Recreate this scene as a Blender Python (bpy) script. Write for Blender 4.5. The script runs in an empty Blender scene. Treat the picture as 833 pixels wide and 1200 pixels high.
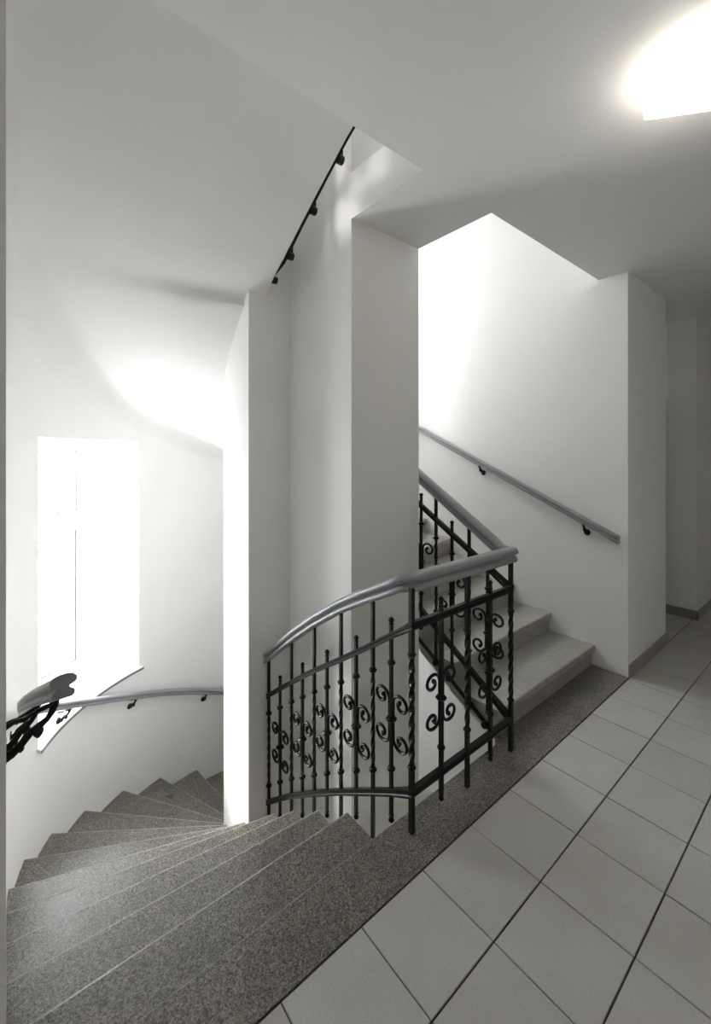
import bpy, bmesh, math, random
from mathutils import Vector, Matrix
random.seed(7)
S = bpy.context.scene
COL = S.collection

# ------------------------------------------------------------------ camera
# world: x runs along the landing edge, y runs away into the stairwell, z up, eye at the origin
CA, SA = 0.7741, 0.6331
cam_d = bpy.data.cameras.new('camera')
cam_d.sensor_fit = 'VERTICAL'
cam_d.sensor_height = 36.0
cam_d.sensor_width = 24.99
cam_d.lens = 496.0 / 1200.0 * 36.0
cam_d.shift_y = -70.0 / 1200.0
cam_d.shift_x = 0.5 / 1200.0
cam_d.clip_start = 0.02
cam = bpy.data.objects.new('camera', cam_d)
COL.objects.link(cam)
cam.location = (0, 0, 1.57)
right = Vector((CA, -SA, 0)); fwd = Vector((SA, CA, 0)); up = Vector((0, 0, 1))
M3 = Matrix((right, up, -fwd)).transposed()
cam.rotation_euler = M3.to_euler()
S.camera = cam

# ------------------------------------------------------------------ world, exposure
W = bpy.data.worlds.new('world'); S.world = W; W.use_nodes = True
bg = W.node_tree.nodes['Background']
bg.inputs[0].default_value = (0.93, 0.965, 1.0, 1)
bg.inputs[1].default_value = 7.5
sun_d = bpy.data.lights.new('sun_offscreen', 'SUN'); sun_d.energy = 2.0; sun_d.angle = math.radians(14); sun_d.color = (1.0, .96, .9)
sun = bpy.data.objects.new('sun_offscreen', sun_d); COL.objects.link(sun)
sun.rotation_euler = Vector((1.08, -1.8, -1.0)).to_track_quat('-Z', 'Y').to_euler()
S.view_settings.view_transform = 'Standard'
S.view_settings.look = 'None'
S.view_settings.gamma = 1.0
S.view_settings.use_curve_mapping = False
S.view_settings.exposure = 1.25
S.cycles.max_bounces = 16
S.cycles.diffuse_bounces = 12
S.cycles.glossy_bounces = 4
S.cycles.transparent_max_bounces = 12
S.cycles.caustics_reflective = False
S.cycles.caustics_refractive = False
S.cycles.sample_clamp_indirect = 8.0
LAMP_STRENGTH = 3.4

# ------------------------------------------------------------------ dimensions
R = 0.148            # riser
N = 24               # risers per storey
HS = N * R           # storey height
CX = 1.665           # axis of the stairwell
EA, EB, EY = 1.675, 1.57, 2.75   # outer curved wall (half ellipse)
ZC = 2.83            # landing ceiling
ZB = ZC - HS         # ceiling of the storey below
ZTOP = ZC + HS       # top of the stairwell
ZBOT = -HS
PHI = [(5, .0957), (6, .322), (7, .542), (8, .766), (9, 1.004), (10, 1.231), (11, 1.455), (11.5, math.pi / 2)]
INN = [(-1, 1.25, 0.98), (0, 1.25, 1.29), (1, 1.25, 1.595), (2, 1.248, 1.84), (3, 1.245, 2.068), (4, 1.235, 2.275),
       (5, 1.143, 2.49), (6, 1.152, 2.67), (7, 1.18, 2.87), (8, 1.235, 3.06), (9, 1.325, 3.23),
       (10, 1.45, 3.35), (11, 1.59, 3.405), (11.5, CX, 3.41)]

def interp(tab, k):
    if k <= tab[0][0]: return tab[0][1:]
    for a, b in zip(tab, tab[1:]):
        if k <= b[0]:
            t = (k - a[0]) / (b[0] - a[0])
            return tuple(u + (v - u) * t for u, v in zip(a[1:], b[1:]))
    return tab[-1][1:]

def outer(k):
    if k > 11.5:
        x, y = outer(23 - k); return (2 * CX - x, y)
    if k <= 5: return (CX - EA, 1.29 + 0.322 * k) if k < 5 else (CX - EA * math.cos(.0957), EY + EB * math.sin(.0957))
    ph = interp(PHI, k)[0]
    return (CX - EA * math.cos(ph), EY + EB * math.sin(ph))

def inner(k):
    if k > 11.5:
        x, y = inner(23 - k); return (2 * CX - x, y)
    return interp(INN, k)

# ------------------------------------------------------------------ helpers
def mat(name, build):
    m = bpy.data.materials.new(name); m.use_nodes = True
    nt = m.node_tree
    b = nt.nodes['Principled BSDF']
    build(nt, b)
    return m

def node(nt, kind, **kw):
    n = nt.nodes.new(kind)
    for k, v in kw.items():
        if k in n.inputs: n.inputs[k].default_value = v
        else: setattr(n, k, v)
    return n

def ramp(nt, fac, stops):
    r = nt.nodes.new('ShaderNodeValToRGB')
    e = r.color_ramp.elements
    while len(e) < len(stops): e.new(0.5)
    for el, (p, c) in zip(e, stops):
        el.position = p; el.color = (c[0], c[1], c[2], 1)
    nt.links.new(fac, r.inputs[0])
    return r.outputs[0]

def mix(nt, fac, a, b, mode='MIX'):
    n = nt.nodes.new('ShaderNodeMix'); n.data_type = 'RGBA'; n.blend_type = mode
    for sock, v in ((n.inputs[0], fac), (n.inputs[6], a), (n.inputs[7], b)):
        if hasattr(v, 'links') or hasattr(v, 'is_linked'): nt.links.new(v, sock)
        elif isinstance(v, (int, float)): sock.default_value = v
        else: sock.default_value = (v[0], v[1], v[2], 1)
    return n.outputs[2]

def noise(nt, scale, detail=3, rough=.5, coord='Object'):
    tc = nt.nodes.new('ShaderNodeTexCoord')
    n = node(nt, 'ShaderNodeTexNoise', Scale=scale, Detail=detail, Roughness=rough)
    nt.links.new(tc.outputs[coord], n.inputs['Vector'])
    return n.outputs['Fac']

def bump(nt, b, h, strength, dist=.01):
    n = node(nt, 'ShaderNodeBump', Strength=strength, Distance=dist)
    nt.links.new(h, n.inputs['Height']); nt.links.new(n.outputs[0], b.inputs['Normal'])

def plaster(c, dirt=.04):
    def f(nt, b):
        a = noise(nt, 1.3, 4, .55)
        d = tuple(v * (1 - dirt) for v in c)
        col = ramp(nt, a, [(.35, d), (.65, c)])
        nt.links.new(col, b.inputs['Base Color'])
        b.inputs['Roughness'].default_value = .75
        b.inputs['Specular IOR Level'].default_value = .25
        bump(nt, b, noise(nt, 9, 5, .6), .10, .006)
    return f

def terrazzo(base, dark, light, rough, stain):
    def f(nt, b):
        tc = nt.nodes.new('ShaderNodeTexCoord')
        v = node(nt, 'ShaderNodeTexVoronoi', Scale=230.0)
        nt.links.new(tc.outputs['Object'], v.inputs['Vector'])
        sep = nt.nodes.new('ShaderNodeSeparateColor'); nt.links.new(v.outputs['Color'], sep.inputs[0])
        col = ramp(nt, sep.outputs[0], [(0, dark), (.22, dark), (.34, base), (.74, base), (.86, light), (1, light)])
        st = ramp(nt, noise(nt, 3.5, 5, .6), [(.3, (stain,) * 3), (.7, (1, 1, 1))])
        st2 = ramp(nt, noise(nt, 22, 4, .6), [(.3, (.86,) * 3), (.7, (1.0, 1.0, 1.0))])
        col = mix(nt, 1.0, col, st, 'MULTIPLY')
        col = mix(nt, 1.0, col, st2, 'MULTIPLY')
        nt.links.new(col, b.inputs['Base Color'])
        rr = nt.nodes.new('ShaderNodeMapRange'); rr.inputs[3].default_value = rough - .08; rr.inputs[4].default_value = rough + .12
        nt.links.new(noise(nt, 6, 3), rr.inputs[0]); nt.links.new(rr.outputs[0], b.inputs['Roughness'])
        bump(nt, b, noise(nt, 120, 3, .6), .18, .003)
    return f

def tile_mat(nt, b):
    oi = nt.nodes.new('ShaderNodeObjectInfo')
    c1 = ramp(nt, oi.outputs['Random'], [(0, (.50, .49, .465)), (1, (.565, .555, .53))])
    sp = ramp(nt, noise(nt, 160, 3, .7), [(.35, (.86, .855, .85)), (.6, (1, 1, 1))])
    bl = ramp(nt, noise(nt, 4.0, 4, .6, 'Object'), [(.3, (.9, .895, .885)), (.65, (1, 1, 1))])
    c = mix(nt, 1.0, c1, sp, 'MULTIPLY'); c = mix(nt, 1.0, c, bl, 'MULTIPLY')
    nt.links.new(c, b.inputs['Base Color'])
    b.inputs['Roughness'].default_value = .42
    b.inputs['Specular IOR Level'].default_value = .4
    bump(nt, b, noise(nt, 140, 3, .6), .05, .002)

def plain(c, rough=.5, metal=0.0, spec=.5, var=.0, vs=20):
    def f(nt, b):
        if var:
            d = tuple(v * (1 - var) for v in c)
            nt.links.new(ramp(nt, noise(nt, vs, 4, .6), [(.3, d), (.7, c)]), b.inputs['Base Color'])
        else:
            b.inputs['Base Color'].default_value = (*c, 1)
        b.inputs['Roughness'].default_value = rough
        b.inputs['Metallic'].default_value = metal
        b.inputs['Specular IOR Level'].default_value = spec
    return f

def iron(nt, b):
    nt.links.new(ramp(nt, noise(nt, 60, 3, .6), [(.3, (.003, .003, .003)), (.75, (.010, .0095, .0085))]), b.inputs['Base Color'])
    b.inputs['Roughness'].default_value = .40
    b.inputs['Specular IOR Level'].default_value = .30
    bump(nt, b, noise(nt, 90, 3, .6), .25, .002)

def glass(nt, b, tint=(1, 1, 1)):
    out = nt.nodes['Material Output']
    tr = nt.nodes.new('ShaderNodeBsdfTransparent'); gl = nt.nodes.new('ShaderNodeBsdfGlossy')
    tr.inputs[0].default_value = (*tint, 1)
    gl.inputs['Roughness'].default_value = .02
    mx = nt.nodes.new('ShaderNodeMixShader'); mx.inputs[0].default_value = .05
    nt.links.new(tr.outputs[0], mx.inputs[1]); nt.links.new(gl.outputs[0], mx.inputs[2])
    nt.links.new(mx.outputs[0], out.inputs[0])

def opal(nt, b):
    b.inputs['Base Color'].default_value = (.95, .93, .9, 1)
    b.inputs['Emission Color'].default_value = (1, .93, .82, 1)
    b.inputs['Emission Strength'].default_value = LAMP_STRENGTH
    b.inputs['Roughness'].default_value = .3

M = {
    'wall': mat('white_plaster', plaster((.87, .862, .845), .03)),
    'ceil': mat('ceiling_plaster', plaster((.86, .85, .832), .03)),
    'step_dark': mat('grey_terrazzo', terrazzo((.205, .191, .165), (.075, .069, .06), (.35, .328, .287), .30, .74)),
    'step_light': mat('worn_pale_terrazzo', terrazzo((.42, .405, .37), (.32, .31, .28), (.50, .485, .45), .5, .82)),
    'worn': mat('worn_step_edge', terrazzo((.34, .325, .295), (.22, .21, .19), (.44, .42, .39), .5, .75)),
    'tile': mat('pale_stoneware', tile_mat),
    'grout': mat('dark_grout', plain((.06, .057, .05), .9, var=.3)),
    'iron': mat('black_painted_iron', iron),
    'rail': mat('grey_gloss_paint', plain((.30, .31, .325), .32, spec=.5, var=.12, vs=14)),
    'pvc': mat('white_plastic', plain((.80, .81, .82), .3)),
    'gasket': mat('black_rubber', plain((.02, .02, .022), .6)),
    'sill': mat('white_sill', plain((.82, .82, .82), .3)),
    'sill_edge': mat('grey_sill_edge', plain((.22, .22, .23), .5)),
    'glass': mat('clear_glass', glass),
    'opal': mat('opal_glass', opal),
    'base': mat('grey_skirting_tile', plain((.32, .305, .28), .45, var=.12, vs=9)),
    'door': mat('grey_door_paint', plain((.42, .41, .39), .5, var=.05)),
    'steel': mat('brushed_steel', plain((.5, .5, .5), .3, metal=1.0)),
    'brass': mat('white_lamp_base', plain((.75, .75, .74), .4)),
}

def link(name, me, m, parent=None, kind=None, smooth=None):
    o = bpy.data.objects.new(name, me); COL.objects.link(o)
    if m is not None and not me.materials: me.materials.append(m)
    if smooth is not None:
        me.polygons.foreach_set('use_smooth', [True] * len(me.polygons))
        if smooth < 180: me.set_sharp_from_angle(angle=math.radians(smooth))
        me.update()
    if parent is not None:
        o.parent = parent
        p = parent; loc = Vector((0, 0, 0))
        while p is not None: loc += p.location; p = p.parent
        o.matrix_parent_inverse = Matrix.Identity(4)
        o.location = -loc
    if kind: o['kind'] = kind
    return o

class MB:
    """collects verts / faces of ONE mesh"""
    def __init__(s): s.v = []; s.f = []
    def add(s, vs, fs):
        o = len(s.v); s.v += [tuple(p) for p in vs]; s.f += [tuple(i + o for i in f) for f in fs]
    def box(s, a, b):
        x0, y0, z0 = a; x1, y1, z1 = b
        s.add([(x0, y0, z0), (x1, y0, z0), (x1, y1, z0), (x0, y1, z0), (x0, y0, z1), (x1, y0, z1), (x1, y1, z1), (x0, y1, z1)],
              [(3, 2, 1, 0), (4, 5, 6, 7), (0, 1, 5, 4), (1, 2, 6, 5), (2, 3, 7, 6), (3, 0, 4, 7)])
    def prism(s, poly, z0, z1):
        n = len(poly)
        vs = [(x, y, z0) for x, y in poly] + [(x, y, z1) for x, y in poly]
        s.add(vs, [tuple(range(n - 1, -1, -1)), tuple(range(n, 2 * n))] + [(i, (i + 1) % n, n + (i + 1) % n, n + i) for i in range(n)])
    def tube(s, pts, rad, n=8, cap=True, flat=None):
        """round (or flat section (a,b)) tube along 3d points; rad float or list"""
        pts = [Vector(p) for p in pts]; rings = []
        prev = None
        for i, p in enumerate(pts):
            t = (pts[min(i + 1, len(pts) - 1)] - pts[max(i - 1, 0)]).normalized()
            if prev is None:
                ref = Vector((0, 0, 1)) if abs(t.z) < .9 else Vector((1, 0, 0))
                u = t.cross(ref).normalized()
            else:
                u = (prev - t * prev.dot(t)).normalized()
            prev = u; w = t.cross(u)
            r = rad[i] if isinstance(rad, (list, tuple)) else rad
            rings.append([p + (u * math.cos(a) + w * math.sin(a)) * r for a in (2 * math.pi * j / n for j in range(n))])
        vs = [q for rg in rings for q in rg]; fs = []
        for i in range(len(rings) - 1):
            for j in range(n):
                fs.append((i * n + j, i * n + (j + 1) % n, (i + 1) * n + (j + 1) % n, (i + 1) * n + j))
        if cap: fs += [tuple(range(n - 1, -1, -1)), tuple((len(rings) - 1) * n + j for j in range(n))]
        s.add(vs, fs)
    def sweep(s, prof, path, closed=True):
        """vertical profile (side, up) swept along a 3d path with mitred corners; +side = left of travel"""
        P = [Vector(p) for p in path]; n = len(prof); vs = []
        for i, p in enumerate(P):
            d0 = (p - P[i - 1]) if i else (P[1] - p); d1 = (P[i + 1] - p) if i < len(P) - 1 else d0
            d0 = Vector((d0.x, d0.y, 0)).normalized(); d1 = Vector((d1.x, d1.y, 0)).normalized()
            n0 = Vector((-d0.y, d0.x, 0)); n1 = Vector((-d1.y, d1.x, 0))
            m = (n0 + n1).normalized(); m = m / max(.35, m.dot(n0))
            vs += [p + m * a + Vector((0, 0, b)) for a, b in prof]
        fs = []
        for i in range(len(P) - 1):
            for j in range(n):
                fs.append((i * n + j, (i + 1) * n + j, (i + 1) * n + (j + 1) % n, i * n + (j + 1) % n))
        fs += [tuple(range(n)), tuple((len(P) - 1) * n + j for j in range(n - 1, -1, -1))]
        s.add(vs, fs)
    def lathe(s, c, prof, n=10):
        """prof: (radius, z) bottom to top about vertical axis at c"""
        vs = []
        for r, z in prof:
            vs += [(c[0] + r * math.cos(2 * math.pi * j / n), c[1] + r * math.sin(2 * math.pi * j / n), c[2] + z) for j in range(n)]
        fs = []
        for i in range(len(prof) - 1):
            for j in range(n): fs.append((i * n + j, i * n + (j + 1) % n, (i + 1) * n + (j + 1) % n, (i + 1) * n + j))
        fs += [tuple(range(n - 1, -1, -1)), tuple((len(prof) - 1) * n + j for j in range(n))]
        s.add(vs, fs)
    def mesh(s, name):
        me = bpy.data.meshes.new(name); me.from_pydata(s.v, [], s.f); me.update()
        bm = bmesh.new(); bm.from_mesh(me); bmesh.ops.recalc_face_normals(bm, faces=bm.faces); bm.to_mesh(me); bm.free()
        return me
    def build(s, name, m, parent=None, kind=None, smooth=None):
        return link(name, s.mesh(name), m, parent, kind, smooth)

def thing(name, loc, label=None, cat=None, group=None, kind=None):
    o = bpy.data.objects.new(name, None); COL.objects.link(o); o.location = loc; o.empty_display_size = .1
    if label: o['label'] = label
    if cat: o['category'] = cat
    if group: o['group'] = group
    if kind: o['kind'] = kind
    return o

def copy_tree(o, parent=None):
    c = o.copy(); COL.objects.link(c)
    if parent is not None: c.parent = parent
    for ch in list(o.children): copy_tree(ch, c)
    return c

# ================================================================== structure
YN = 1.27            # landing slab / ceiling edge
WX = CX - EA         # left wall x
RX = CX + EA         # right wall x
XL, XR, YB = -0.95, 6.6, -1.6

# ---- walls of the stairwell
WIN_A, WIN_B = .437, 1.095       # window opening on the curved wall (angles)
WZ0, WZ1 = -.35, 1.67
def ell(ph, off=0.0):
    x, y = CX - EA * math.cos(ph), EY + EB * math.sin(ph)
    if off:
        nx, ny = math.cos(ph) / EA * -1, math.sin(ph) / EB
        l = math.hypot(nx, ny); x += nx / l * off; y += ny / l * off
    return (x, y)

FR_A = (-.164, 3.92)   # back corners of the splayed window reveal
FR_B = (.53, 4.47)
# openings: angles on the curved wall, heights, back corners of the reveal
OPEN = [(WIN_A, WIN_B, WZ0 + q * HS, WZ1 + q * HS, FR_A, FR_B) for q in (-1, 0, 1)]
def chord_open(pa, pb, z0, z1, depth=.32):
    a, b = Vector(ell(pa)), Vector(ell(pb)); t = (b - a).normalized(); n = Vector((-t.y, t.x))
    if n.y < 0: n = -n
    return (pa, pb, z0, z1, tuple(a + n * depth), tuple(b + n * depth))
OPEN.append(chord_open(1.78, 2.50, 2.35, 4.37))       # guessed unseen window, added behind the core to light the upper flight
def curved_wall():
    m = MB()
    cuts = sorted(set([o[0] for o in OPEN] + [o[1] for o in OPEN]))
    phs = [i * math.pi / 60 for i in range(61)]
    phs = sorted([p for p in phs if min(abs(p - c) for c in cuts) > .012] + cuts)
    zs = sorted(set([ZBOT - .2, ZTOP] + [z for o in OPEN for z in o[2:4]]))
    for p0, p1 in zip(phs, phs[1:]):
        for za, zb in zip(zs, zs[1:]):
            if any(p0 > o[0] - 1e-6 and p1 < o[1] + 1e-6 and za > o[2] - 1e-6 and zb < o[3] + 1e-6 for o in OPEN): continue
            for off in (0, .16):
                a, b = ell(p0, off), ell(p1, off)
                m.add([(a[0], a[1], za), (b[0], b[1], za), (b[0], b[1], zb), (a[0], a[1], zb)], [(0, 1, 2, 3)])
    for pa, pb, z0, z1, A, B in OPEN:
        front = [ell(p) for p in phs if pa - 1e-6 <= p <= pb + 1e-6]
        ea = tuple(A[i] + (A[i] - front[0][i]) * .25 for i in (0, 1)); eb = tuple(B[i] + (B[i] - front[-1][i]) * .25 for i in (0, 1))
        for f, g in ((front[0], ea), (front[-1], eb)):
            m.add([(f[0], f[1], z0), (g[0], g[1], z0), (g[0], g[1], z1), (f[0], f[1], z1)], [(0, 1, 2, 3)])
        poly = front + [eb, ea]
        for z in (z0, z1): m.add([(x, y, z) for x, y in poly], [tuple(range(len(poly)))])
    return m
me = bpy.data.meshes.new('wall_back')
cw = curved_wall(); me.from_pydata(cw.v, [], cw.f); me.update()
bm = bmesh.new(); bm.from_mesh(me); bmesh.ops.remove_doubles(bm, verts=bm.verts, dist=1e-5)
bm.to_mesh(me); bm.free()
link('wall_back', me, M['wall'], None, 'structure', 25)

m = MB(); m.box((WX - .16, 1.36, ZBOT - .2), (WX, EY, ZTOP))
m.box((XL - .1, 1.245, ZBOT - .2), (WX + .005, 1.36, ZTOP))           # wall end beside the stair opening
m.box((XL - .1, YB - .1, -.72), (XL, 1.245, ZC)); m.build('wall_left', M['wall'], None, 'structure')
m = MB(); m.box((RX, 1.08, ZBOT - .2), (RX + .16, EY, ZTOP)); m.box((RX + .16, 1.08, -.1), (4.19, 1.40, ZC + .1)); m.build('wall_right', M['wall'], None, 'structure')
m = MB(); m.box((XL - .1, YB - .1, -.1), (XR + .1, YB, ZC + .1)); m.build('wall_rear', M['wall'], None, 'structure')
m = MB(); m.box((4.98, 1.04, -.1), (XR + .1, 1.9, ZC + .1)); m.box((XR, YB, -.1), (XR + .1, 1.1, ZC + .1))
m.build('wall_corridor', M['wall'], None, 'structure')
m = MB(); m.box((4.15, 1.265, 2.075), (5.0, 1.45, ZC + .1)); m.box((4.1, 1.60, -.1), (5.02, 1.75, 2.3)); m.box((4.12, 1.38, -.1), (4.185, 1.7, 2.3)); m.box((4.15, 1.4, 2.2), (5.0, 1.7, 2.3))
m.build('wall_doorway', M['wall'], None, 'structure')
# closing walls of the storeys above and below
m = MB(); m.box((XL - .1, -.5, ZC + .6), (XR, -.4, ZTOP)); m.box((XL - .1, -.4, ZC + .6), (XL, 1.245, ZTOP)); m.box((4.5, -.45, ZC + .6), (4.6, 1.2, ZTOP))
m.box((RX + .16, 1.08, ZC + .6), (4.6, 1.2, ZTOP)); m.build('wall_upper', M['wall'], None, 'structure')
m = MB(); m.box((XL - .1, -.5, ZBOT - .2), (XR, -.4, -.6)); m.box((XL - .1, -.4, ZBOT - .2), (XL, 1.245, -.6)); m.box((4.5, -.45, ZBOT - .2), (4.6, 1.2, -.6))
m.box((RX + .16, 1.08, ZBOT - .2), (4.6, 1.2, -.6)); m.build('wall_lower', M['wall'], None, 'structure')

# ---- the core that the stair winds around
half = [(1.43, 1.78), (1.43, 2.42), (1.137, 2.42), (1.143, 2.56), (1.155, 2.70), (1.185, 2.88), (1.235, 3.05), (1.315, 3.22), (1.38, 3.31), (1.455, 3.375), (1.55, 3.42)]
core = half + [(CX, 3.44)] + [(2 * CX - x, y) for x, y in reversed(half[2:])] + [(1.965, 2.42), (1.965, 1.78)]
def catmull(pts, n):
    out = []
    for i in range(len(pts) - 1):
        p0 = pts[max(i - 1, 0)]; p1 = pts[i]; p2 = pts[i + 1]; p3 = pts[min(i + 2, len(pts) - 1)]
        for j in range(n):
            t = j / n
            out.append(tuple(.5 * (2 * b + (c - a) * t + (2 * a - 5 * b + 4 * c - d) * t * t + (3 * b - a - 3 * c + d) * t ** 3) for a, b, c, d in zip(p0, p1, p2, p3)))
    out.append(tuple(pts[-1])); return out
rnd = catmull(core[2:-2], 4)
core = core[:2] + rnd + core[-2:]
m = MB(); m.prism(core, ZBOT - .2, ZTOP); m.build('wall_center', M['wall'], None, 'structure', 35)

# ---- ceilings
m = MB(); m.box((XL - .1, YB - .1, ZC), (XR + .1, YN, HS - .03)); m.box((4.1, YN, ZC), (5.0, 1.45, ZC + .2)); m.box((1.43, YN, ZC), (1.965, 1.78, ZC + .25))
m.build('ceiling', M['ceil'], None, 'structure')
m = MB(); m.box((XL - .2, -.6, ZTOP), (XR, 4.7, ZTOP + .1)); m.build('ceiling_upper', M['ceil'], None, 'structure')

# ---- floor: bed, tiles, stone edging
TS, TX0, TY0 = .3015, .903, .770
m = MB(); m.box((XL - .1, YB - .1, ZB), (XR + .1, YN - .005, -.012)); m.box((4.1, YN - .01, -.2), (5.0, 1.65, -.012)); m.box((1.43, YN, ZB), (1.965, 1.78, ZB + .25))
FL = m.build('floor', M['wall'], None, 'structure')
m = MB(); m.box((XL, YB, -.02), (XR, 1.076, -.0045)); m.box((4.19, 1.0, -.02), (4.98, 1.6, -.0045)); m.build('grout', M['grout'], FL)
m = MB()
hx, hy, ch = TS / 2 - .0020, TS / 2 - .0028, .0015
vs = [(-hx, -hy, -.012), (hx, -hy, -.012), (hx, hy, -.012), (-hx, hy, -.012)] + [(-hx, -hy, -ch), (hx, -hy, -ch), (hx, hy, -ch), (-hx, hy, -ch)] + \
     [(-hx + ch, -hy + ch, 0), (hx - ch, -hy + ch, 0), (hx - ch, hy - ch, 0), (-hx + ch, hy - ch, 0)]
m.add(vs, [(3, 2, 1, 0), (8, 9, 10, 11)] + [(i, (i + 1) % 4, 4 + (i + 1) % 4, 4 + i) for i in range(4)] + [(4 + i, 4 + (i + 1) % 4, 8 + (i + 1) % 4, 8 + i) for i in range(4)])
tile_me = m.mesh('tile')
def put_tile(i, j):
    o = link('tile', tile_me, M['tile'], FL)
    o.location = (TX0 + (i + .5) * TS, TY0 + (j + .5) * TS, random.uniform(-.0006, .0006))
for i in range(-6, 19):
    for j in range(-8, 1): put_tile(i, j)
for i in range(11, 14): put_tile(i, 1)
# stone slabs along the landing edge: nosing profile extruded along x
def edging(x0, x1, y0, y1, mm, nose):
    prof = [(y0, -.02), (y0, 0), (y1 - .008, 0), (y1, -.008), (y1, -.042), (y1 - .012, -.052), (y1 - .025, -.055), (y1 - .025, -R - .02), (y0, -R - .02)] if nose else \
           [(y0, -R), (y0, 0), (y1, 0), (y1, -R)]
    m = MB(); n = len(prof)
    m.add([(x0, y, z) for y, z in prof] + [(x1, y, z) for y, z in prof],
          [tuple(range(n)), tuple(range(2 * n - 1, n - 1, -1))] + [(i, (i + 1) % n, n + (i + 1) % n, n + i) for i in range(n)])
    o = m.build('edge_stone', mm, FL)
    if nose: o.data.materials.append(M['worn']); o.data.polygons[4].material_index = 1
    return o
edging(WX - .02, 2.075, 1.076, 1.29, M['step_dark'], True)
edging(2.078, RX + .01, 1.076, 1.32, M['step_dark'], False)

# ---- lower landing floor
m = MB(); m.box((XL - .1, -.5, ZBOT - .2), (XR, 4.7, ZBOT)); m.build('floor_lower', M['tile'], None, 'structure')
m = MB(); m.box((XL - .1, -.45, HS - .03), (4.55, 1.29, HS)); m.build('floor_upper', M['step_dark'], None, 'structure')

# ---- skirtings
def skirting(name, a, b, h=.085, t=.012):
    m = MB(); m.box(a, b); return m.build(name, M['base'], None, 'structure')
skirting('baseboard_right', (RX + .01, 1.068, -.003), (4.20, 1.081, .082))
skirting('baseboard_corridor', (4.968, 1.03, -.003), (4.985, 1.6, .085))
skirting('baseboard_far', (4.968, 1.028, -.003), (XR, 1.042, .085))
skirting('baseboard_left', (XL, 1.233, -.003), (WX - .01, 1.246, .082))

# ================================================================== windows
def window(name, dz):
    w = thing(name, ((FR_A[0] + FR_B[0]) / 2, (FR_A[1] + FR_B[1]) / 2, WZ0 + dz), kind='structure')
    A = Vector((*FR_A, 0)); B = Vector((*FR_B, 0)); t = (B - A).normalized(); L = (B - A).length
    nrm = Vector((-t.y, t.x, 0))       # outwards
    def fr(u, d, z): return A + t * u + nrm * d + Vector((0, 0, z + dz))
    def bar(m, u0, u1, z0, z1, d0, d1):
        vs = [fr(u, d, z) for z in (z0, z1) for (u, d) in ((u0, d0), (u1, d0), (u1, d1), (u0, d1))]
        m.add(vs, [(3, 2, 1, 0), (4, 5, 6, 7), (0, 1, 5, 4), (1, 2, 6, 5), (2, 3, 7, 6), (3, 0, 4, 7)])
    def ring(m, u0, u1, z0, z1, wd, d0, d1):
        bar(m, u0, u0 + wd, z0, z1, d0, d1); bar(m, u1 - wd, u1, z0, z1, d0, d1)
        bar(m, u0 + wd, u1 - wd, z0, z0 + wd, d0, d1); bar(m, u0 + wd, u1 - wd, z1 - wd, z1, d0, d1)
    zt = .985
    m = MB(); ring(m, -.02, L + .02, WZ0 - .01, WZ1 + .01, .055, 0, .07); bar(m, 0, L, zt - .028, zt + .028, .002, .07)
    f = m.build('window_frame', M['pvc'], w)
    def sash(nm, z0, z1, dd, wd):
        m = MB(); ring(m, .03, L - .03, z0, z1, wd, dd, dd + .05)
        ring(m, .03 + wd - .001, L - .03 - wd + .001, z0 + wd - .001, z1 - wd + .001, .02, dd + .012, dd + .05)
        s = m.build(nm, M['pvc'], w)
        m = MB(); ring(m, .03 + wd + .018, L - .03 - wd - .018, z0 + wd + .018, z1 - wd - .018, .007, dd + .014, dd + .022); m.build('gasket', M['gasket'], s)
        m = MB(); bar(m, .03 + wd, L - .03 - wd, z0 + wd, z1 - wd, dd + .024, dd + .032); m.build('pane', M['glass'], s)
        return s
    sash('top_light', zt + .02, WZ1 - .035, -.006, .035)
    s = sash('casement', WZ0 + .035, zt - .018, -.02, .055)
    if dz == 0:
        m = MB(); u = L - .058; zc = .10
        bar(m, u - .013, u + .013, zc - .035, zc + .035, -.032, -.02)
        bar(m, u - .009, u + .009, zc - .01, zc + .012, -.062, -.03)
        bar(m, u - .010, u + .010, zc - .12, zc + .014, -.068, -.054)
        m.build('handle', M['pvc'], s)
    # sill following the curved wall face, with a thin grey front edge
    n = 14
    ph = [WIN_A - .012 + (WIN_B - WIN_A + .03) * i / n for i in range(n + 1)]
    fe = [ell(p, -.025) for p in ph]
    poly = fe + [tuple((B + t * .02 + nrm * .03)[:2]), tuple((A - t * .02 + nrm * .03)[:2])]
    m = MB(); m.prism(poly, WZ0 + dz - .02, WZ0 + dz + .002); sl = m.build('window_sill', M['sill'], w)
    m = MB(); out = [ell(p, -.025) for p in ph]; out2 = [ell(p, -.030) for p in ph]
    m.prism(out + out2[::-1], WZ0 + dz - .021, WZ0 + dz + .001); m.build('sill_edge', M['sill_edge'], sl)
    # daylight entry: portal for the sky in the opening
    pn = 'window_portal' if dz == 0 else ('window_above_offscreen' if dz > 0 else 'window_below_offscreen')
    pd = bpy.data.lights.new(pn, 'AREA'); pd.shape = 'RECTANGLE'; pd.size = L; pd.size_y = WZ1 - WZ0
    pd.cycles.is_portal = True
    po = bpy.data.objects.new(pn, pd); COL.objects.link(po)
    c = fr(L / 2, .11, (WZ0 + WZ1) / 2); po.location = c
    z = nrm; x = t; y = z.cross(x)
    po.rotation_euler = Matrix((x, y, z)).transposed().to_euler()
    return w
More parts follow.
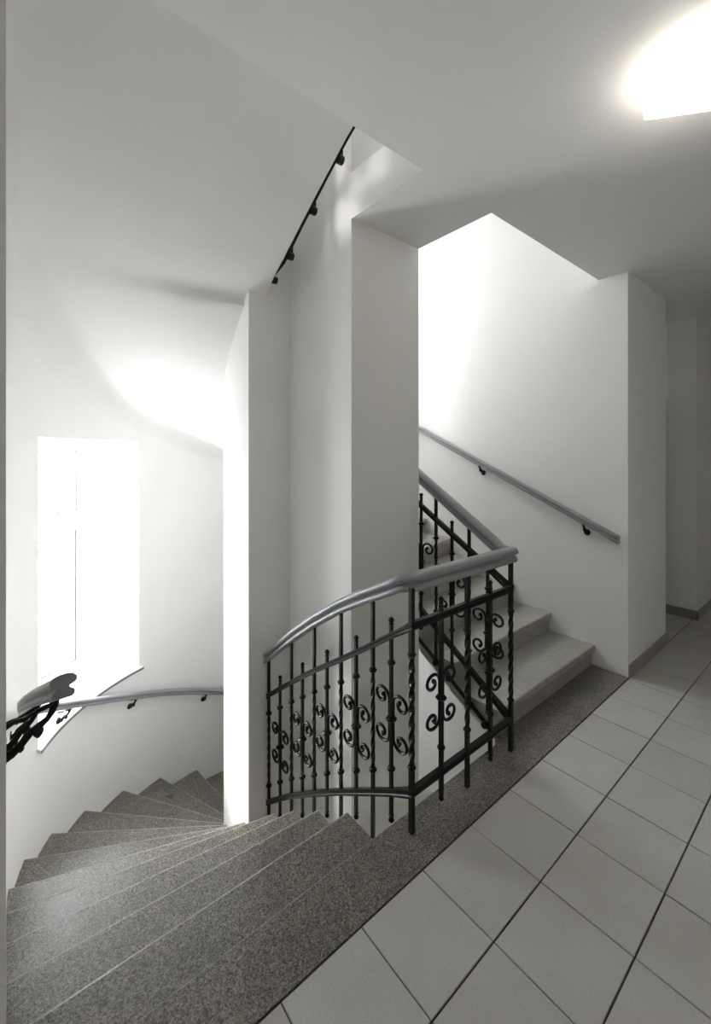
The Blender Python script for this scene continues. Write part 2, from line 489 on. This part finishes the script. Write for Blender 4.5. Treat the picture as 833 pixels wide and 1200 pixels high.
def flat_window(name, a, b, z0, z1, inward):
    """simple two-light window in a straight piece of wall between plan points a and b"""
    A = Vector((*a, 0)); B = Vector((*b, 0)); t = (B - A).normalized(); L = (B - A).length; n = Vector((*inward, 0)).normalized()
    w = thing(name, (*((A + B) / 2)[:2], z0), kind='structure')
    def bar(m, u0, u1, za, zb, d0, d1):
        vs = [A + t * u - n * d + Vector((0, 0, z)) for z in (za, zb) for (u, d) in ((u0, d0), (u1, d0), (u1, d1), (u0, d1))]
        m.add(vs, [(3, 2, 1, 0), (4, 5, 6, 7), (0, 1, 5, 4), (1, 2, 6, 5), (2, 3, 7, 6), (3, 0, 4, 7)])
    m = MB()
    for u in (0, L / 2 - .03, L - .06): bar(m, u, u + .06, z0, z1, .02, .09)
    for z in (z0, z1 - .06): bar(m, 0, L, z, z + .06, .02, .09)
    m.build('window_frame', M['pvc'], w)
    for u in (.05, L / 2 + .02):
        m = MB(); bar(m, u, u + L / 2 - .07, z0 + .05, z1 - .05, .05, .058); m.build('pane', M['glass'], w)
    pd = bpy.data.lights.new('window_added_offscreen', 'AREA'); pd.shape = 'RECTANGLE'; pd.size = L; pd.size_y = z1 - z0  # sky portal of the added window behind the core
    pd.cycles.is_portal = True
    po = bpy.data.objects.new('window_added_offscreen', pd); COL.objects.link(po)
    po.location = (A + B) / 2 - n * .13 + Vector((0, 0, (z0 + z1) / 2))
    Zv = -n; Xv = t; Yv = Zv.cross(Xv)
    po.rotation_euler = Matrix((Xv, Yv, Zv)).transposed().to_euler()
    return w
o = OPEN[3]; tt = Vector(o[5]) - Vector(o[4])
flat_window('window_added', o[4], o[5], o[2], o[3], (tt.y, -tt.x) if tt.x > 0 else (-tt.y, tt.x))  # guessed window, hidden by the core, added to brighten the upper flight wall
window('window_1', 0.0)
window('window_2', HS)
window('window_3', -HS)

# ================================================================== stairs
def flight(loc, dz, mm, label, t_in0, t_in1):
    st = thing('stair_flight', loc, label, 'stairs')
    for k in range(1, 24):
        m = MB()
        a, b = Vector((*inner(k), 0)), Vector((*outer(k), 0)); a0, b0 = Vector((*inner(k - 1), 0)), Vector((*outer(k - 1), 0))
        along = (b - a).normalized(); al0 = (b0 - a0).normalized()
        openend = k <= 4 or k >= 19
        sgn = 1
        d = Vector((along.y, -along.x, 0))
        mid = (a + b) / 2; mid0 = (a0 + b0) / 2
        if d.dot(mid - mid0) < 0: d = -d
        ins = 0.0 if openend else .06
        ai, bo = a - along * ins, b + along * .07
        ai0, bo0 = a0 - al0 * (0.0 if openend and not (k == 19) else .06), b0 + al0 * .07
        z = dz - k * R
        prof = [(-.013, 0), (-.004, -.003), (0, -.012), (0, -.036), (-.006, -.046), (-.018, -.050), (-.026, -.056), (-.026, -R - .02)]
        back = -.03
        d0 = d
        secs = []
        for (p, p0) in ((ai, ai0), (bo, bo0)):
            s = [p + d * o + Vector((0, 0, z + h)) for o, h in prof]
            s += [p0 + d * back + Vector((0, 0, z - .03)), p0 + d * back + Vector((0, 0, z))]
            secs.append(s)
        n = len(secs[0])
        m.add(secs[0] + secs[1], [tuple(range(n)), tuple(range(2 * n - 1, n - 1, -1))] + [(i, (i + 1) % n, n + (i + 1) % n, n + i) for i in range(n)])
        o = m.build('step', mm, st); o.data.materials.append(M['worn'])
        o.data.polygons[2].material_index = 1; o.data.polygons[3].material_index = 1
    # plastered slab under the steps: helical soffit with a soft cove at the outer wall
    def t_in(k):
        u = min(1, max(0, (k - 11) / 6)); return t_in0 + (t_in1 - t_in0) * u
    m = MB(); NS = 12; rows = []
    ks = [i * .25 for i in range(0, 93)]
    vs = []; fs = []
    cov = .20
    def edge(k):      # free edge of the slab up to the core, then inside the core
        if k > 11.5:
            x, y = edge(23 - k); return (2 * CX - x, y)
        if k <= 4: return inner(k)
        if k <= 4.75: return (1.24, 2.275 + (k - 4) / .75 * .185)
        return inner(k)
    for k in ks:
        a, b = Vector((*edge(k), 0)), Vector((*outer(k), 0)); w = (b - a).length
        along = (b - a) / w
        core_in = 0 if (k < 4.8 or k > 18.2) else .06
        zi, zo = dz - k * R - t_in(k), dz - k * R - .22
        for i in range(NS + 1):
            e = [0, .15, .35, .55, .7, .8, .86, .9, .935, .96, .98, .993, 1.0][i]
            p = a + along * (w * e if i else -core_in)
            z = zi + (zo - zi) * e
            dist = w * (1 - e)
            if dist < cov: z -= (cov - math.sqrt(max(0, cov * cov - (cov - dist) ** 2))) * .9
            vs.append(p + Vector((0, 0, z)))
        vs.append(b + along * .05 + Vector((0, 0, vs[-1].z)))
        vs.append(b + along * .05 + Vector((0, 0, dz - k * R - R - .030)))
        vs.append(a - along * core_in + Vector((0, 0, dz - k * R - R - .030)))
    n = NS + 4
    for r in range(len(ks) - 1):
        for i in range(n): fs.append((r * n + i, r * n + (i + 1) % n, (r + 1) * n + (i + 1) % n, (r + 1) * n + i))
    fs += [tuple(range(n)), tuple((len(ks) - 1) * n + i for i in range(n - 1, -1, -1))]
    m.add(vs, fs); m.build('soffit', M['ceil'], st, smooth=40)
    return st
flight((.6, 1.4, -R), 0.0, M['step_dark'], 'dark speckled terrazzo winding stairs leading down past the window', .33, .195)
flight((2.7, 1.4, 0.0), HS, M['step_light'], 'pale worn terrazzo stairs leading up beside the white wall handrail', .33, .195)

# ================================================================== balustrade
BX0, BX1, BY = 1.287, 2.043, 1.205
HT = [(1.205, 1.070), (1.283, 1.042), (1.368, 1.000), (1.514, .930), (1.679, .843), (1.907, .702), (2.128, .550), (2.33, .393), (2.44, .302)]
LO = [(1.205, .165), (1.442, .022), (1.693, -.134), (1.944, -.299), (2.186, -.466), (2.44, -.655)]
UP = [(1.205, .853), (1.442, .693), (1.693, .528), (1.944, .369), (2.186, .201), (2.44, .016)]
def hz(y): return interp(HT, y)[0] - .036
def uz(y): return interp(UP, y)[0]
def lz(y): return interp(LO, y)[0]
SL = .632
def hz2(y): return 1.034 + max(0, y - 1.235) * SL
def uz2(y): return .853 + max(0, y - 1.205) * .600
def lz2(y): return .165 + max(0, y - 1.205) * .640
def nl(y):   # walking line of the left flight at the bars
    tab = [(q[2], -q[0] * R) for q in INN[1:6]]
    return interp(tab, y)[0]

HPROF = [(-.021, -.040), (.021, -.040), (.028, -.034), (.029, -.024), (.026, -.017), (.016, -.009), (.015, -.003), (.030, .004), (.034, .011), (.033, .022), (.024, .032), (.011, .037),
         (-.011, .037), (-.024, .032), (-.033, .022), (-.034, .011), (-.030, .004), (-.015, -.003), (-.016, -.009), (-.026, -.017), (-.029, -.024), (-.028, -.034)]
IPROF = [(-.011, -.016), (.011, -.016), (.011, -.007), (.007, -.003), (.007, .003), (.011, .007), (.011, .016), (-.011, .016), (-.011, .007), (-.007, .003), (-.007, -.003), (-.011, -.007)]

def left_path(fz, ys):
    return [(BX0 - .02 * max(0, (y - 2.2) / .2), y, fz(y)) for y in ys]
YS = [2.435, 2.36, 2.28, 2.2, 2.1, 2.0, 1.9, 1.8, 1.7, 1.6, 1.5, 1.42, 1.36, 1.31]

def scroll(m, c, ax, side, flip=1):
    """one C-scroll beside a bar; c centre, ax horizontal unit vector of the panel"""
    pts = []
    def P(u, v): return Vector(c) + ax * (side * u) + Vector((0, 0, v))
    def curl(sgn):
        q = []
        n = 20
        for i in range(n + 1):
            t = i / n; a = math.pi - t * math.pi * 2.35
            g = 1 - t * .72
            q.append(P(.060 - .002 * t + .048 * g * math.cos(a), sgn * (.082 - .004 * t + .042 * g * math.sin(a))))
        return q
    top = curl(1); bot = curl(-1)
    spine = [P(.0115, .045), P(.0105, .0), P(.0115, -.045)]
    pts = top[::-1] + spine + bot
    rad = [.0072] * len(pts)
    rad[0] = rad[-1] = .012; rad[1] = rad[-2] = .0105; rad[2] = rad[-3] = .0088
    m.tube(pts, rad, 6)

def collar(m, c, r=.0195):
    m.lathe(c, [(.009, -.011), (r * .8, -.007), (r, 0), (r * .8, .007), (.009, .011)], 8)

def square_bar(m, c, z0, z1, w, twist=0.0, n=1):
    rings = []
    for i in range(n + 1):
        t = i / n; a0 = twist * t
        rings.append([(c[0] + w * math.cos(a0 + math.pi / 4 + j * math.pi / 2), c[1] + w * math.sin(a0 + math.pi / 4 + j * math.pi / 2), z0 + (z1 - z0) * t) for j in range(4)])
    vs = [q for rg in rings for q in rg]
    fs = [(i * 4 + j, i * 4 + (j + 1) % 4, i * 4 + 4 + (j + 1) % 4, i * 4 + 4 + j) for i in range(n) for j in range(4)]
    fs += [(3, 2, 1, 0), tuple(n * 4 + j for j in range(4))]
    m.add(vs, fs)

def baluster(par, x, y, zu, zl, ztop, zbot, kind, ax, foot=False, thick=.0105):
    h = zu - zl
    c1, c2 = zl + .151 * h, zl + .829 * h
    m = MB()
    if kind == 'L':
        square_bar(m, (x, y), zbot, c1, thick)
        square_bar(m, (x, y), c1, c2, thick, math.pi * 4.0, 40)
        square_bar(m, (x, y), c2, ztop, thick)
        b = m.build('baluster', M['iron'], par)
    else:
        square_bar(m, (x, y), zl - .095, zu + .045, thick * .92)
        b = m.build('baluster', M['iron'], par)
        for z, s in ((zu + .045, 1), (zl - .095, -1)):
            f = MB(); pr = [(.008, 0), (.0125, .006), (.008, .012), (.0125, .022), (.0125, .028), (.006, .036)]
            f.lathe((x, y, z), pr if s > 0 else [(r_, -z_) for r_, z_ in pr][::-1], 8); f.build('finial', M['iron'], b, smooth=60)
        zc = zl + .47 * h
        for sd in (-1, 1):
            f = MB(); scroll(f, (x, y, zc), ax, sd); f.build('scroll', M['iron'], b, smooth=60)
        f = MB(); collar(f, (x, y, zc), .026); f.build('collar', M['iron'], b, smooth=60)
    for z in (c1, c2):
        f = MB(); collar(f, (x, y, z)); f.build('collar', M['iron'], b, smooth=60)
    return b

def balustrade():
    B = thing('balustrade', (BX0, BY, 0), 'black wrought iron scroll balustrade with grey handrail around the landing opening', 'railing')
    # handrail: flight, easing at the corner, landing, flight up
    left = left_path(hz, YS) + [(BX0 + .002, 1.265, 1.018), (BX0 + .012, 1.232, 1.030), (BX0 + .035, BY + .004, 1.034)]
    m = MB(); m.sweep(HPROF, left + [(BX1 + .018, BY, 1.034)])
    m.build('handrail', M['rail'], B, smooth=50)
    m = MB(); m.sweep(HPROF, [(BX1, BY + .02, 1.034), (BX1, BY + .05, 1.040)] + [(BX1, y, hz2(y)) for y in (1.29, 1.5, 1.8, 2.1, 2.435)])
    m.build('handrail', M['rail'], B, smooth=50)
    for nm, fz, f2 in (('upper_rail', uz, uz2), ('lower_rail', lz, lz2)):
        m = MB(); m.sweep(IPROF, left_path(fz, YS) + [(BX0, BY, fz(BY)), (BX1, BY, f2(BY)), (BX1, 1.5, f2(1.5)), (BX1, 1.9, f2(1.9)), (BX1, 2.435, f2(2.435))])
        m.build(nm, M['iron'], B)
    ay, axx = Vector((0, 1, 0)), Vector((1, 0, 0))
    # corner posts stand on the stone edging
    baluster(B, BX0, BY, .853, .165, 1.01, -.001, 'L', axx, thick=.0135)
    baluster(B, BX1, BY, .853, .165, 1.01, -.001, 'L', axx, thick=.0135)
    for i in range(1, 4):
        x = BX0 + (BX1 - BX0) * i / 4
        baluster(B, x, BY, .853, .165, 1.01, -.001, 'SLS'[i - 1], axx, thick=.0125)
    for i in range(1, 11):
        y = 1.205 + .1200 * i
        kd = 'SL'[(i - 1) % 2]
        baluster(B, BX0 - .02 * max(0, (y - 2.2) / .2), y, uz(y), lz(y), hz(y) - .02, nl(y) - .30, kd, ay)
        y2 = 1.222 + .1215 * i
        if y2 > 2.41: continue
        baluster(B, BX1, y2, uz2(y2), lz2(y2), hz2(y2) - .02, .148 + (y2 - 1.29) * .61 - .13, kd, ay)
    # flat band and bosses fixed along the lower edge of the stair sides
    m = MB(); pr = [(-.006, -.011), (.006, -.011), (.006, .011), (-.006, .011)]
    m.sweep(pr, [(1.258, y, nl(y) - .318) for y in (2.40, 2.2, 2.0, 1.8, 1.6, 1.45, 1.33)]); m.build('side_band', M['iron'], B)
    m = MB(); m.sweep(pr, [(BX1 + .030, y, .148 + (y - 1.29) * .61 - .155) for y in (1.33, 1.6, 1.9, 2.2, 2.40)]); m.build('side_band', M['iron'], B)
    for y in (1.445, 1.685, 1.925, 2.165, 2.36):
        m = MB(); c = (BX0 - .012, y, nl(y) - .318); m.tube([(c[0] - .01, c[1], c[2]), (c[0] + .02, c[1], c[2])], .022, 12); m.build('boss', M['iron'], B, smooth=60)
    for y in (1.37, 1.471, 1.72, 1.969, 2.218):
        m = MB(); c = (BX1 + .012, y, .148 + (y - 1.29) * .61 - .148); m.tube([(c[0] - .012, c[1], c[2]), (c[0] + .015, c[1], c[2])], .018, 12); m.build('boss', M['iron'], B, smooth=60)
    return B
bal = balustrade()
b2 = copy_tree(bal); b2.location.z += HS
b2['label'] = 'black iron balustrade of the storey above, glimpsed along the sloping soffit edge'

# ================================================================== wall handrails
def bracket(par, p, n, t, k_=1.0, kv=1.0):
    """cast scroll bracket: p on the wall below the rail, n into the room, t along the rail; carries the rail at p+n*.075"""
    n = Vector((*n, 0)); Z = Vector((0, 0, 1)); p = Vector(p)
    m = MB()
    v0 = -.030
    q = lambda u, v: p + n * u * k_ + Z * (v0 + (v - v0) * kv)
    m.tube([q(-.004, -.125), q(.004, -.125)], .024, 10)
    # leafy S-shaped arm rising from the wall to the rail
    path = [q(.0, -.135), q(.012, -.130), q(.024, -.116), q(.034, -.098), q(.044, -.086), q(.054, -.080), q(.064, -.070), q(.071, -.056), q(.075, -.040), q(.075, -.028)]
    m.tube(path, [.013, .011, .0095, .0105, .008, .0095, .0075, .0085, .010, .012], 8)
    # slender upper strut with a pierced loop
    m.tube([q(.0, -.060), q(.016, -.052), q(.030, -.054), q(.044, -.044), q(.058, -.040), q(.072, -.036)], [.008, .005, .007, .0045, .0065, .005], 6)
    m.lathe(q(.050, -.090), [(.003, -.022), (.010, -.014), (.013, -.004), (.008, .012)], 8)
    m.lathe(q(.024, -.122), [(.002, -.012), (.008, -.006), (.008, .004), (.005, .012)], 8)
    tt = Vector((*t[:2], 0)).normalized() * .018; s = t[2] * .018
    m.tube([q(.075, -.034) - tt - Z * s, q(.075, -.034) + tt + Z * s], .007, 6)
    return m.build('bracket', M['iron'], par, smooth=60)

WPROF = [(a * .80, b * .74) for a, b in HPROF]
def wall_rail(label, pts, brs, loc):
    T = thing('wall_handrail', loc, label, 'handrail')
    m = MB(); m.sweep(WPROF, [p for p in pts]); m.build('rail', M['rail'], T, smooth=50)
    for p, n, t, k_, kv in brs: bracket(T, p, n, t, k_, kv)
    return T

def wall_pt(k):
    x, y = outer(k); x1, y1 = outer(k + .05); x0, y0 = outer(k - .05)
    tx, ty = x1 - x0, y1 - y0; l = math.hypot(tx, ty); tx, ty = tx / l, ty / l
    return (x, y), (ty, -tx), (tx, ty)      # n points into the stairwell (travel left->round->right)
def off_l(k): return interp([(-1, .112), (0, .108), (1, .085), (2.5, .062), (6, .075), (30, .075)], k)[0]
def rl(k):
    (x, y), n, t = wall_pt(k); h = interp([(-1, .985), (1, .975), (3, .955), (9, .82), (30, .82)], k)[0]; o = off_l(k)
    return (x + n[0] * o, y + n[1] * o, -k * R + h)
ks = [-.28, .4, 1, 2, 3, 4, 4.6] + [5 + i * .25 for i in range(0, 29)]
left_pts = [rl(k) for k in ks]
brs = []
for k in (.22, 1.35, 5.2, 7.2, 9.15, 11.15):
    (x, y), n, t = wall_pt(k); z = rl(k)[2]
    s = (rl(k + .1)[2] - rl(k - .1)[2]) / math.hypot(rl(k + .1)[0] - rl(k - .1)[0], rl(k + .1)[1] - rl(k - .1)[1])
    brs.append(((x, y, z), n, (t[0], t[1], s), off_l(k) / .075, 1.0 if k < 3 else .85))
wall_rail('grey handrail on black cast brackets curving down under the window sill', left_pts, brs, (WX + .08, 1.3, .9))

def rr(k):
    (x, y), n, t = wall_pt(k)
    return (x + n[0] * .07, y + n[1] * .07, HS - k * R + .898)
ks = [13 + i * .25 for i in range(0, 21)] + [18.5, 19, 20, 21, 22, 23, 23.55]
brs = []
for k in (14.5, 17.3, 20.05, 22.82):
    (x, y), n, t = wall_pt(k); s = -R / .324
    p = rr(k); brs.append(((x, y, p[2] + .012), n, (t[0], t[1], s), .07 / .075, .85))
wall_rail('grey handrail on small black brackets rising along the plain white wall', [rr(k) for k in ks], brs, (RX - .07, 1.2, .9))

# ================================================================== ceiling lamp and door
def lamp():
    c1 = Vector((1.735, .512, 0)); c2 = Vector((1.564, .375, 0)); u = (c2 - c1).normalized(); v = Vector((-u.y, u.x, 0))
    if v.dot(Vector((1, -1, 0))) < 0: v = -v
    L1 = (c2 - c1).length; L2 = .28
    T = thing('ceiling_lamp', (*(c1 + u * L1 / 2 + v * L2 / 2)[:2], ZC), 'lit square opal glass ceiling lamp on the landing ceiling', 'lamp')
    def rect(i, z): return [tuple((c1 + u * a + v * b)[:2]) + (z,) for a, b in ((i, i), (L1 - i, i), (L1 - i, L2 - i), (i, L2 - i))]
    m = MB(); vs = rect(.002, ZC - .008) + rect(0, ZC - .03) + rect(.001, ZC - .086) + rect(.010, ZC - .095)
    fs = [(i + s * 4, (i + 1) % 4 + s * 4, (i + 1) % 4 + 4 + s * 4, i + 4 + s * 4) for s in range(3) for i in range(4)] + [(12, 13, 14, 15), (3, 2, 1, 0)]
    m.add(vs, fs); m.build('shade', M['opal'], T)
    m = MB(); m.add(rect(.02, ZC - .0085) + rect(.02, ZC + .001), [(0, 1, 2, 3), (7, 6, 5, 4)] + [(i, (i + 1) % 4, (i + 1) % 4 + 4, i + 4) for i in range(4)]); m.build('mounting_plate', M['brass'], T)
lamp()

d = thing('door_1', (4.58, 1.55, 0), kind='structure')
m = MB(); m.box((4.20, 1.545, .008), (4.965, 1.59, 2.06)); m.build('door_leaf', M['door'], d)
m = MB(); m.tube([(4.30, 1.546, 1.02), (4.30, 1.50, 1.02)], .01, 8); m.tube([(4.30, 1.503, 1.02), (4.41, 1.503, 1.02)], .009, 8); m.build('door_handle', M['steel'], d)
